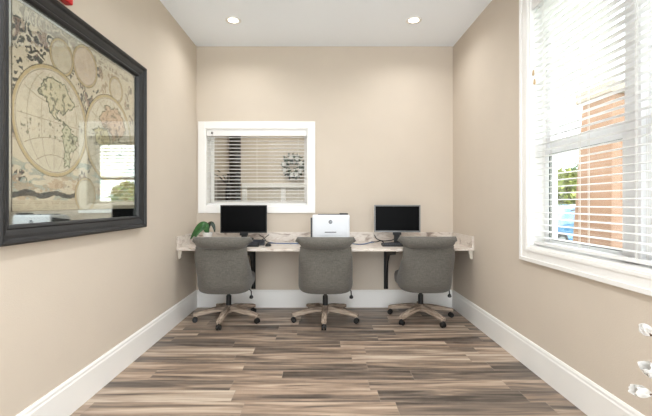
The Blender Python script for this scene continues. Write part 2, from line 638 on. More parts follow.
link('glass', B((.502, 1.298, FY + .066, FY + .072, 1.052, 1.658), (.502, 1.298, FY + .066, FY + .072, 1.702, 2.298)), glass_m, w3)
cu = thing('curtain', 'narrow dark floor length drape at the left in the room beyond the small window', 'curtain', (-1.56, FY - .1, 0))
poly = []
N = 40
for i in range(N + 1):
    poly.append((-.10 + .20 * i / N, -.03 + .025 * math.sin(i * 1.15)))
for i in range(N, -1, -1):
    poly.append((-.10 + .20 * i / N, -.024 + .025 * math.sin(i * 1.15)))
bm = bmesh.new()
prism(bm, poly, 'z', .01, 2.55)
link('drape', bm, dark_m, cu)
bm = bmesh.new()
tube(bm, [(-.75, -.03, 2.57), (.15, -.03, 2.57)], .014, 10)
link('rod', bm, bmetal_m, cu)

ps = thing('room_divider', 'grey upholstered panel left of the white wainscot beyond the small window', 'divider', (-1.86, FY - .35, 0))
link('panel', B((-.25, .22, -.03, .03, .12, 1.62)), grey2_m, ps, bevel=.01)
for k in (-.2, .17):
    link('foot', B((k - .02, k + .02, -.15, .15, 0, .119)), bmetal_m, ps)
# tall dark plant beyond
random.seed(4)
pt = thing('potted_tree', 'dark slender potted tree seen through the left of the small blind', 'plant', (-1.45, 6.1, 0))
bm = bmesh.new()
lathe(bm, [(.10, 0), (.15, .02), (.19, .36), (.2, .38), (.18, .38), (.17, .34), (.001, .34)], n=24)
link('pot', bm, black_m, pt, smooth=True)
bm = bmesh.new()
tube(bm, [(0, 0, .33), (.01, 0, .8), (0, .01, 1.2), (0, 0, 1.42), (.01, 0, 1.6)], [.035, .032, .034, .04, .016], 10)
for a in (0.3, 2.2, 3.6, 5.0):
    tube(bm, [(0, 0, 1.5), (.12 * math.cos(a), .12 * math.sin(a), 1.62), (.2 * math.cos(a), .2 * math.sin(a), 1.66)], [.012, .009, .005], 6)
link('trunk', bm, black_m, pt, smooth=True)
bm = bmesh.new()
for i in range(34):
    a = random.uniform(0, 2 * PI)
    rr = random.uniform(.03, .2)
    z0 = 1.56 + random.uniform(-.06, .12)
    c = Vector((rr * math.cos(a), rr * math.sin(a), z0))
    L = random.uniform(.06, .12)
    d = Vector((math.cos(a), math.sin(a), random.uniform(-.4, .5))).normalized()
    s = d.cross(Vector((0, 0, 1))).normalized() * .012
    vs = [bm.verts.new(c), bm.verts.new(c + d * L * .5 + s), bm.verts.new(c + d * L), bm.verts.new(c + d * L * .5 - s)]
    bm.faces.new(vs)
link('leaves', bm, darkleaf_m, pt)

wr = thing('wreath', 'round green wreath with white blossoms hanging in the room beyond', 'wreath', (-.515, FY - .055, 1.885))
bm = bmesh.new()
for i in range(260):
    a = random.uniform(0, 2 * PI)
    rr = .16 + random.gauss(0, .03)
    c = Vector((rr * math.cos(a), -.035 + random.uniform(-.03, .03), rr * math.sin(a)))
    d = Vector((random.uniform(-1, 1), random.uniform(-.6, .3), random.uniform(-1, 1))).normalized()
    s = d.cross(Vector((0, 1, 0))).normalized() * .016
    L = .06
    bm.faces.new([bm.verts.new(c), bm.verts.new(c + d * L * .5 + s), bm.verts.new(c + d * L), bm.verts.new(c + d * L * .5 - s)])
link('foliage', bm, wreathl_m, wr)
bm = bmesh.new()
ringp = [(.16 * math.cos(2 * PI * k / 24), -.02, .16 * math.sin(2 * PI * k / 24)) for k in range(25)]
tube(bm, ringp, .012, 8)
link('hoop', bm, twig_m, wr, smooth=True)
for a in (100, 60, 20, 165, 205, 265, 295, 330):
    bm = bmesh.new()
    ar = math.radians(a)
    c = Vector((.16 * math.cos(ar), -.085, .16 * math.sin(ar)))
    for k in range(6):
        b0 = 2 * PI * k / 6
        d = Vector((math.cos(b0), -.2, math.sin(b0)))
        s = Vector((-math.sin(b0), 0, math.cos(b0))) * .018
        bm.faces.new([bm.verts.new(c), bm.verts.new(c + d * .026 + s), bm.verts.new(c + d * .042), bm.verts.new(c + d * .026 - s)])
    link('blossom', bm, petal_m, wr)

def far_fill_light(loc, r, label):  # added lamp, out of view, that brightens the room beyond
    t = thing('added_far_lamp', label, 'ceiling light', loc)
    bm = bmesh.new()
    lathe(bm, [(r, 0), (r, -.02), (r * .92, -.03)], n=32)
    link('housing', bm, trim_m, t, smooth=True)
    bm = bmesh.new()
    lathe(bm, [(r * .9, -.03), (r * .85, -.05), (r * .5, -.07), (.001, -.078)], n=32)
    link('diffuser', bm, lamp_m, t, smooth=True)
    a = area('lamp_light', (loc[0], loc[1], loc[2] - .09), r * 2, FAR_FILL_POWER, (1, .95, .88))
    return t
far_fill_light((-.9, 5.9, ZC), .22, 'added round fill lamp on the ceiling of the room beyond the small window')

# ------------------------------------------------------------------ large window (right wall)
w2 = thing('window_2', 'large white framed window in the right wall', 'window', (0, 0, 0))
w2['kind'] = 'structure'
del w2['category']
c2 = .105
oy0, oy1, pz0, pz1 = RY0 - c2, RY1 + c2, RZ0 - c2 + .01, RZ1 + c2
def casing_right(a, b2, t0, t1):
    return [(XR - t1, XR - t0, oy0 + a, oy0 + b2, pz0 + a, pz1 - a), (XR - t1, XR - t0, oy1 - b2, oy1 - a, pz0 + a, pz1 - a),
            (XR - t1, XR - t0, oy0 + b2, oy1 - b2, pz0 + a, pz0 + b2), (XR - t1, XR - t0, oy0 + b2, oy1 - b2, pz1 - b2, pz1 - a)]
link('casing', B(*(casing_right(0, c2, 0, .016) + casing_right(0, .028, .016, .026) + casing_right(c2 - .03, c2 - .01, .016, .021))), trim_m, w2, bevel=.003)
link('jamb', B((XR - .005, XR + WT, RY0, RY0 + .014, RZ0, RZ1), (XR - .005, XR + WT, RY1 - .014, RY1, RZ0, RZ1),
               (XR - .005, XR + WT, RY0 + .014, RY1 - .014, RZ1 - .014, RZ1)), trim_m, w2)
link('sill', B((XR - .005, XR + WT + .02, RY0 + .014, RY1 - .014, RZ0 - .004, RZ0 + .022)), trim_m, w2, bevel=.003)
# vinyl sashes: two units side by side, each with a lower and an upper light
XG = 1.655
ym = 2.05
def sash(y0, y1, z0, z1, w, x0, x1):
    return [(x0, x1, y0, y0 + w, z0, z1), (x0, x1, y1 - w, y1, z0, z1), (x0, x1, y0 + w, y1 - w, z0, z0 + w), (x0, x1, y0 + w, y1 - w, z1 - w, z1)]
zl0, zl1 = .908, 1.62
link('mullion', B((XG - .03, XG + .06, ym - .055, ym + .055, .908, RZ1 - .015)), vinyl_m, w2, bevel=.003)
for (a, b2) in ((ym + .056, RY1 - .015), (RY0 + .015, ym - .056)):
    lo = link('sash', B(*sash(a, b2, zl0, zl1, .045, XG - .006, XG + .03)), vinyl_m, w2, bevel=.003)
    link('screen_frame', B(*sash(a + .0455, b2 - .0455, zl0 + .0455, zl1 - .0455, .008, XG + .002, XG + .02)), darkleaf_m, lo)
    link('pane', B((XG + .010, XG + .014, a + .054, b2 - .054, zl0 + .054, zl1 - .054)), glass_m, lo)
    up = link('sash', B(*sash(a, b2, zl1 + .002, RZ1 - .016, .05, XG + .01, XG + .05)), vinyl_m, w2, bevel=.003)
    link('pane', B((XG + .028, XG + .032, a + .051, b2 - .051, zl1 + .053, RZ1 - .067)), glass_m, up)

b2t = thing('window_blind', 'large white slatted blind covering the big right wall window', 'blind', (0, 0, 0))
ry0, ry1 = RY0 + .018, RY1 - .018
bx = XR + .048
link('valance', B((bx - .042, bx - .030, ry0 - .002, ry1 + .002, RZ1 - .095, RZ1 - .016),
                  (bx - .028, bx + .028, ry0, ry1, RZ1 - .07, RZ1 - .018)), slat_m, b2t, bevel=.003)
bm = bmesh.new()
z = RZ1 - .115
TL = .001
while z > RZ0 + .07:
    poly = [(bx - .025, z - .001 - TL), (bx - .012, z + .002 - TL / 2), (bx, z + .003), (bx + .012, z + .002 + TL / 2), (bx + .025, z - .001 + TL),
            (bx + .025, z + .0015 + TL), (bx + .012, z + .0045 + TL / 2), (bx, z + .0055), (bx - .012, z + .0045 - TL / 2), (bx - .025, z + .0015 - TL)]
    v0 = [bm.verts.new((p[0], ry0, p[1])) for p in poly]
    v1 = [bm.verts.new((p[0], ry1, p[1])) for p in poly]
    bm.faces.new(v0[::-1])
    bm.faces.new(v1)
    for i in range(10):
        bm.faces.new((v0[i], v0[(i + 1) % 10], v1[(i + 1) % 10], v1[i]))
    z -= .0445
link('slats', bm, slat_m, b2t)
link('bottom_rail', B((bx - .025, bx + .025, ry0, ry1, RZ0 + .035, RZ0 + .055)), slat_m, b2t, bevel=.003)
for ly in (2.77, 2.38, 1.95, 1.5):
    bm = bmesh.new()
    for dx in (-.0275, .0275):
        for k in (-.006, .006):
            tube(bm, [(bx + dx, ly + k, RZ0 + .05), (bx + dx, ly + k, RZ1 - .06)], .0012, 5)
    link('ladder_cord', bm, cord_m, b2t)
for k, (yy, zz) in enumerate(((2.865, 2.17), (2.85, 2.10))):
    bm = bmesh.new()
    tube(bm, [(bx - .046, yy, zz), (bx - .046, yy, RZ1 - .09)], .0015, 5)
    cd = link('lift_cord', bm, cord_m, b2t)
    bm = bmesh.new()
    lathe(bm, [(.003, .02), (.006, .012), (.009, -.012), (.007, -.02)], (bx - .046, yy, zz), 12)
    link('tassel', bm, tassel_m, cd, smooth=True)

# ------------------------------------------------------------------ outside
struct('ground', B((XR + WT, 40, -30, 60, -.35, -.3)), grass_m, 'green lawn outside the window')
struct('ground_rear', B((-15, XR + WT, FY + .16, 60, -.35, -.3)), grass_m, 'green lawn behind the far room')
struct('ground_path', B((XR + WT, 5.4, -10, 30, -.298, -.26)), concrete_m, 'pale concrete walk outside the window')
col = thing('porch_column', 'tapered tan stucco column standing outside the right window', 'column', (4.05, 5.35, -.26))
bm = bmesh.new()
def sq(hx, hy, z):
    return [(-hx, -hy, z), (hx, -hy, z), (hx, hy, z), (-hx, hy, z)]
loft(bm, [sq(.42, .42, .14), sq(.30, .30, 2.9)])
link('shaft', bm, tan_m, col, bevel=.02)
link('plinth', B((-.5, .5, -.5, .5, 0, .14)), tanlt_m, col, bevel=.01)
link('capital', B((-.36, .36, -.36, .36, 2.9, 3.05)), tanlt_m, col, bevel=.01)

random.seed(8)
def blobtree(loc, h, r, label, m):
    t = thing('leafy_tree', label, 'tree', loc, group='trees outside the window')
    bm = bmesh.new()
    tube(bm, [(0, 0, 0), (.05, 0, h * .4), (0, .05, h * .75)], [.16, .12, .05], 10)
    for a in (0, 2, 4):
        tube(bm, [(0, 0, h * .4), (r * .4 * math.cos(a), r * .4 * math.sin(a), h * .65)], [.07, .03], 7)
    link('trunk', bm, bark_m, t, smooth=True)
    bm = bmesh.new()
    for i in range(1500):
        a, b0 = random.uniform(0, 2 * PI), math.acos(random.uniform(-1, 1))
        rr = r * random.uniform(.55, 1.05)
        c = Vector((rr * math.sin(b0) * math.cos(a), rr * math.sin(b0) * math.sin(a), h * .7 + rr * .85 * math.cos(b0)))
        d = Vector((random.uniform(-1, 1), random.uniform(-1, 1), random.uniform(-1, 1))).normalized()
        s = d.cross(Vector((.3, .2, 1))).normalized() * .09
        bm.faces.new([bm.verts.new(c), bm.verts.new(c + d * .13 + s), bm.verts.new(c + d * .28), bm.verts.new(c + d * .13 - s)])
    link('foliage', bm, m, t)
    return t
blobtree((10.9, 17.4, -.3), 2.9, 1.1, 'yellow green tree outside, behind the parked car', tree_m)
blobtree((6.3, 19.0, -.3), 2.5, .8, 'yellow green tree outside the far room, seen mirrored in the framed map', tree_m)
tree2_m = mat('mid_green_leaves', srgb(84, 108, 70), .7, noise=.35, nscale=6)
blobtree((15.8, 24.0, -.3), 3.6, 1.5, 'greener tree farther off outside the right window', tree2_m)

# parked car
car = thing('parked_car', 'blue parked car beyond the lawn outside the window', 'car', (8.3, 13.2, -.3), math.radians(20))
side = [(-2.15, .32), (-2.2, .6), (-2.1, .8), (-1.45, .92), (-.85, 1.35), (-.2, 1.46), (.7, 1.44), (1.35, 1.12), (2.05, 1.02), (2.2, .8), (2.2, .4), (2.1, .3)]
bm = bmesh.new()
loops = []
for yy, sc in ((-.86, .93), (-.80, 1.0), (-.4, 1.015), (.4, 1.015), (.80, 1.0), (.86, .93)):
    loops.append([(u * (sc if abs(u) > 1.9 else 1), yy * (1 if v < .95 else .84), .3 + (v - .3) * sc) for u, v in side])
loft(bm, loops)
link('body', bm, carb_m, car, smooth=False, bevel=.03)
for s in (-1, 1):
    bm = bmesh.new()
    prism(bm, [(-1.2, .96), (-.8, 1.3), (-.2, 1.39), (.65, 1.37), (1.1, 1.13), (1.1, .96)], 'y', s * .722, s * .735)
    link('side_window', bm, carw_m, car)
    for wx in (-1.4, 1.4):
        bm = bmesh.new()
        lathe(bm, [(.2, s * .70), (.31, s * .70), (.32, s * .72), (.32, s * .86), (.30, s * .885), (.2, s * .885)], (wx, 0, .32), 24, 'y')
        w = link('wheel', bm, tyre_m, car, smooth=True)
        bm = bmesh.new()
        lathe(bm, [(.19, s * .886), (.19, s * .90), (.05, s * .905)], (wx, 0, .32), 20, 'y')
        link('hubcap', bm, silver_m, w)

# ------------------------------------------------------------------ recessed lights
def recessed(x, y, label, power=None):
    t = thing('recessed_light', label, 'ceiling light', (x, y, ZC), group='recessed ceiling lights')
    bm = bmesh.new()
    lathe(bm, [(.08, 0), (.08, -.004), (.058, -.007), (.048, -.002)], n=36, cap=False)
    link('trim_ring', bm, trim_m, t, smooth=True)
    bm = bmesh.new()
    lathe(bm, [(.049, -.002), (.03, -.003), (.001, -.0035)], n=32)
    link('lens', bm, lamp_m, t, smooth=True)
    a = area('lamp_light', (x, y, ZC - .012), .12, power or POT_POWER)
    a.data.spread = math.radians(150)
    return t
recessed(-.88, 3.94, 'round recessed ceiling light above the left workstation')
recessed(.93, 3.94, 'round recessed ceiling light above the right workstation')
# unseen copies of the fitting, added to fill the room with light
for k, (x, y) in enumerate(((.04, 2.8), (.04, 1.1), (.04, -.7))):
    recessed(x, y, ('added fill light in the ceiling above the middle of the floor', 'added fill light in the ceiling overhead at the entrance',
                    'added fill light in the ceiling farthest from the counter')[k], MID_FILL_POWER)

# ------------------------------------------------------------------ counter
dk = thing('counter_desk', 'long pale granite counter spanning the back wall with three workstations', 'desk', (0, 0, 0))
ZD0, ZD1, ZS = .740, .768, .880
def front_y(x):
    u = (x - (XL + XR) / 2) / ((XR - XL) / 2)
    return 3.955 - .075 * (1 - u * u)
bm = bmesh.new()
N = 40
xs = [XL + .001 + (XR - XL - .002) * i / N for i in range(N + 1)]
poly = [(x, front_y(x)) for x in xs] + [(XR - .001, YB - .001), (XL + .001, YB - .001)]
prism(bm, poly, 'z', ZD0, ZD1)
link('countertop', bm, granite_m, dk, bevel=.004)
link('backsplash', B((XL + .022, XR - .022, YB - .021, YB - .001, ZD1 + .0005, ZS)), granite_m, dk, bevel=.002)
for x0, x1 in ((XL + .001, XL + .021), (XR - .021, XR - .001)):
    link('side_splash', B((x0, x1, 3.96, YB - .001, ZD1 + .0005, ZS)), granite_m, dk, bevel=.002)
# triangular steel brackets
for x in (-.79, .76):
    bm = B((x - .025, x + .025, YB - .009, YB - .001, .215, ZD0 - .009), (x - .025, x + .025, 4.0, YB - .009, ZD0 - .009, ZD0 - .001))
    prism(bm, [(4.02, ZD0 - .010), (YB - .010, ZD0 - .010), (YB - .010, .22), (YB - .03, .22), (YB - .06, .42), (YB - .15, .56), (4.36, .64), (4.02, ZD0 - .05)], 'x', x - .005, x + .005)
    link('steel_bracket', bm, bmetal_m, dk)
# small wooden cleats under the counter ends
for s, xw in ((1, XL), (-1, XR)):
    bm = bmesh.new()
    poly = [(xw + s * .001, ZD0 - .001), (xw + s * .042, ZD0 - .001), (xw + s * .042, ZD0 - .025), (xw + s * .030, ZD0 - .05),
            (xw + s * .034, ZD0 - .07), (xw + s * .022, ZD0 - .09), (xw + s * .001, ZD0 - .095)]
    prism(bm, poly, 'y', 4.00, 4.04)
    link('corbel', bm, panel_m, dk, bevel=.004)

# ------------------------------------------------------------------ monitors
def rounded_panel(x0, x1, y0, y1, z0, z1):
    return B((x0, x1, y0, y1, z0, z1))

def monitor(loc, rz, w, h, zb, bez, body_m, bez_m, label):
    t = thing('computer_monitor', label, 'monitor', loc, rz, 'monitors on the counter')
    link('housing', B((-w / 2, w / 2, .0, .022, zb, zb + h), (-w * .3, w * .3, .022, .045, zb + .05, zb + h - .06)), body_m, t, bevel=.005)
    link('bezel', B(*[(-w / 2, -w / 2 + bez, -.006, 0, zb, zb + h), (w / 2 - bez, w / 2, -.006, 0, zb, zb + h),
                      (-w / 2 + bez, w / 2 - bez, -.006, 0, zb, zb + bez * 1.25), (-w / 2 + bez, w / 2 - bez, -.006, 0, zb + h - bez, zb + h)]), bez_m, t, bevel=.0015)
    link('screen', B((-w / 2 + bez, w / 2 - bez, -.003, 0, zb + bez * 1.25, zb + h - bez)), screen_m, t)
    link('stand', B((-.032, .032, .022, .045, .012, zb + .12), (-.045, .045, .0, .04, zb - .03, zb - .001)), black_m, t, bevel=.004)
    bm = bmesh.new()
    lathe(bm, [(.11, 0), (.11, .006), (.10, .011), (.03, .013)], (0, .02, 0), 32)
    for v in bm.verts:
        v.co.y = .02 + (v.co.y - .02) * .75
    link('base', bm, black_m, t, smooth=False)
    return t
ZT = ZD1 + .001
monitor((-.852, 4.33, ZT), 0, .512, .305, .122, .010, black_m, black_m, 'black flat monitor on the left of the counter, in front of the small window')
mr = monitor((.84, 4.33, ZT), math.radians(-3), .505, .300, .129, .014, black_m, silver_m, 'black monitor with silver bezel on the right of the counter')

# ------------------------------------------------------------------ keyboards and mouse
def keyboard(loc, rz, label, w=.44):
    t = thing('keyboard', label, 'keyboard', loc, rz, 'keyboards on the counter')
    bm = bmesh.new()
    prism(bm, [(-.07, 0), (.07, 0), (.07, .024), (.06, .026), (-.07, .012)], 'x', -w / 2, w / 2)
    link('body', bm, black_m, t, bevel=.003)
    bm = bmesh.new()
    for r in range(5):
        yy = -.055 + r * .022
        zz = .0145 + (yy + .07) * .108
        for k in range(20):
            xx = -w / 2 + .015 + k * (w - .03) / 20
            box(bm, xx, xx + (w - .03) / 20 - .003, yy, yy + .018, zz - .003, zz + .005)
    link('keys', bm, grey_m, t)
    return t
keyboard((-.865, 4.10, ZT), math.radians(2), 'black keyboard tucked behind the left chair')
keyboard((.86, 4.13, ZT), math.radians(-2), 'black keyboard in front of the right monitor')
ms = thing('computer_mouse', 'small black mouse beside the left keyboard', 'mouse', (-.555, 4.13, ZT))
bm = bmesh.new()
loops = []
for i in range(9):
    tt = i / 8
    yy = -.052 + .104 * tt
    w = .031 * math.sqrt(max(.03, 1 - (2 * tt - 1) ** 4))
    hgt = .034 * math.sqrt(max(.05, 1 - (2 * tt - .9) ** 2 * .8))
    loops.append([(w * math.cos(a), yy, max(0.0, hgt * math.sin(a))) for a in [PI * k / 8 for k in range(9)]] + [(0, yy, 0)])
loft(bm, loops)
link('shell', bm, black_m, ms, smooth=True)
bm = bmesh.new()
lathe(bm, [(.004, -.004), (.006, -.003), (.006, .003), (.004, .004)], (0, -.028, .029), 12, 'x')
link('scroll_wheel', bm, grey_m, ms)

# small black device with cables beside the left monitor
sp = thing('desk_phone', 'small black and grey desk device right of the left monitor', 'desk device', (-.68, 4.225, ZT))
bm = bmesh.new()
prism(bm, [(-.06, 0), (.06, 0), (.06, .05), (.03, .055), (-.06, .02)], 'x', -.075, .075)
link('body', bm, grey_m, sp, bevel=.004)
bm = bmesh.new()
tube(bm, [(-.06, -.03, .045), (-.06, 0, .062), (-.06, .03, .066)], [.013, .010, .013], 10)
link('handset', bm, black_m, sp, smooth=True)

def cable(name, pts, r, m, label, group=None):
    P = [Vector(p) for p in pts]
    out = []
    for i in range(len(P) - 1):
        p0, p1, p2, p3 = P[max(i - 1, 0)], P[i], P[i + 1], P[min(i + 2, len(P) - 1)]
        for k in range(6):
            t = k / 6
            out.append(.5 * ((2 * p1) + (-p0 + p2) * t + (2 * p0 - 5 * p1 + 4 * p2 - p3) * t * t + (-p0 + 3 * p1 - 3 * p2 + p3) * t ** 3))
    out.append(P[-1])
    bm = bmesh.new()
    tube(bm, out, r, 8)
    o = link(name, bm, m, smooth=True)
    tag(o, label, 'cable', group)
    return o
zc = ZD1 + .0065
cable('network_cable', [(-.58, 4.38, zc), (-.45, 4.34, zc), (-.3, 4.33, zc), (-.18, 4.35, zc), (-.06, 4.52, zc), (.1, 4.545, zc), (.28, 4.53, zc), (.36, 4.28, zc), (.44, 4.25, zc), (.50, 4.32, zc), (.56, 4.36, zc + .01), (.6, 4.45, zc)],
      .005, blue_m, 'blue network cable running along the counter past the white printer')
cable('power_cable', [(-.60, 4.54, .855), (-.66, 4.52, .81), (-.72, 4.48, .776), (-.78, 4.44, .774)], .004, black_m,
      'thin black cable crossing behind the desk device by the left monitor')
cable('power_cable', [(-.72, 4.545, .855), (-.665, 4.55, .82), (-.62, 4.51, .776), (-.56, 4.42, .774), (-.5, 4.37, .774)], .004, black_m,
      'thin black cable trailing on the counter right of the left monitor')
cable('power_cable', [(.62, 4.55, .85), (.64, 4.53, .81), (.70, 4.47, .79), (.80, 4.44, .80), (.86, 4.42, .84)], .006, black_m,
      'black cable looping up behind the right monitor stand')
cable('power_cable', [(.58, 4.50, .775), (.63, 4.42, .785), (.665, 4.38, .80), (.69, 4.34, .785), (.68, 4.28, .776)], .006, black_m,
      'tangled black cable under the left edge of the right monitor')

# ------------------------------------------------------------------ printer
pr = thing('laser_printer', 'white desktop laser printer behind the middle chair', 'printer', (.098, 4.25, ZT))
W, Dp, H = .40, .36, .336
bm = bmesh.new()
prism(bm, [(-Dp / 2, 0), (Dp / 2 - .03, 0), (Dp / 2 - .03, .30), (Dp / 2 - .10, H - .012), (-Dp / 2 + .02, H - .008), (-Dp / 2 + .004, H - .03), (-Dp / 2, .2)], 'x', -W / 2 + .012, W / 2)
link('body', bm, printer_m, pr, bevel=.01, seg=3)
bm = bmesh.new()
prism(bm, [(-Dp / 2 + .015, .01), (Dp / 2 - .05, .01), (Dp / 2 - .05, .27), (-Dp / 2 + .03, .30)], 'x', -W / 2 - .006, -W / 2 + .011)
link('side_panel', bm, grey_m, pr, bevel=.004)
link('front_door', B((-W / 2 + .035, W / 2 - .025, -Dp / 2 - .006, -Dp / 2 - .0005, .115, .31)), printer_m, pr, bevel=.003)
link('paper_tray', B((-W / 2 + .035, W / 2 - .025, -Dp / 2 - .008, -Dp / 2 - .0005, .01, .108)), printer_m, pr, bevel=.003)
link('tray_slot', B((-.06, .06, -Dp / 2 - .0075, -Dp / 2 - .0062, .145, .153)), grey_m, pr)
link('top_tray', B((-W / 2 + .07, W / 2 - .10, -.09, .08, H - .0115, H - .004)), grey_m, pr, bevel=.002)
link('control_panel', B((W / 2 - .10, W / 2 - .015, -Dp / 2 + .03, -.02, H - .0115, H + .008)), black_m, pr, bevel=.003)
bm = bmesh.new()
lathe(bm, [(.019, -.0015), (.019, 0)], (0, -Dp / 2 - .0062, .255), 28, 'y')
bg_o = link('logo_badge', bm, grey_m, pr)
fc = bpy.data.curves.new('badge_letters', 'FONT')
fc.body = 'hp'
fc.size = .026
fc.align_x = 'CENTER'
fc.align_y = 'CENTER'
fc.shear = .25
fc.extrude = .0004
tmp = bpy.data.objects.new('badge_curve', fc)
C.objects.link(tmp)
bpy.context.view_layer.update()
me = bpy.data.meshes.new_from_object(tmp.evaluated_get(bpy.context.evaluated_depsgraph_get()))
bpy.data.objects.remove(tmp)
to = bpy.data.objects.new('badge_letters', me)
to.data.materials.clear()
C.objects.link(to)
to.data.materials.append(printer_m)
to.parent = bg_o
to.location = (0, -Dp / 2 - .0082, .257)
to.rotation_euler = (PI / 2, 0, 0)

# ------------------------------------------------------------------ small potted plant
pp = thing('potted_plant', 'small plant with arching green leaves in a white pot at the left of the counter', 'plant', (-1.24, 4.3, ZT))
bm = bmesh.new()
lathe(bm, [(.035, 0), (.042, .004), (.052, .125), (.055, .13), (.049, .13), (.046, .115), (.001, .115)], n=24)
link('pot', bm, pot_m, pp, smooth=True)
bm = bmesh.new()
lathe(bm, [(.045, .1155), (.03, .119), (.001, .12)], n=18)
link('soil', bm, soil_m, pp)
def leaf(pts, w, m):
    P = [Vector(p) for p in pts]
    bm = bmesh.new()
    n = 14
    rows = []
    for i in range(n + 1):
        t = i / n
        a = P[0] * (1 - t) ** 3 + 3 * P[1] * t * (1 - t) ** 2 + 3 * P[2] * t * t * (1 - t) + P[3] * t ** 3
        tg = (3 * (P[1] - P[0]) * (1 - t) ** 2 + 6 * (P[2] - P[1]) * t * (1 - t) + 3 * (P[3] - P[2]) * t * t).normalized()
        s = tg.cross(Vector((0.1, -.75, .5))).normalized()
        nn = s.cross(tg).normalized()
        ww = w * math.sin(PI * min(1, .08 + t * .9)) ** .7
        rows.append([bm.verts.new(a - s * ww + nn * ww * .3), bm.verts.new(a), bm.verts.new(a + s * ww + nn * ww * .3)])
    for i in range(n):
        for k in range(2):
            bm.faces.new((rows[i][k], rows[i][k + 1], rows[i + 1][k + 1], rows[i + 1][k]))
    o = link('leaf', bm, m, pp, smooth=True)
    md = o.modifiers.new('thick', 'SOLIDIFY')
    md.thickness = .002
    return o
leaf([(0, 0, .115), (-.01, 0, .27), (-.07, -.03, .24), (-.17, -.05, .06)], .036, leaf_m)
leaf([(0, 0, .115), (-.03, -.02, .22), (-.07, -.06, .18), (-.12, -.08, .07)], .032, leaf_m)
leaf([(0, 0, .115), (-.01, .02, .27), (.07, .02, .25), (.075, .01, .13)], .024, darkleaf_m)
leaf([(0, 0, .115), (-.03, .03, .22), (-.08, .05, .22), (-.13, .06, .12)], .028, leaf_m)

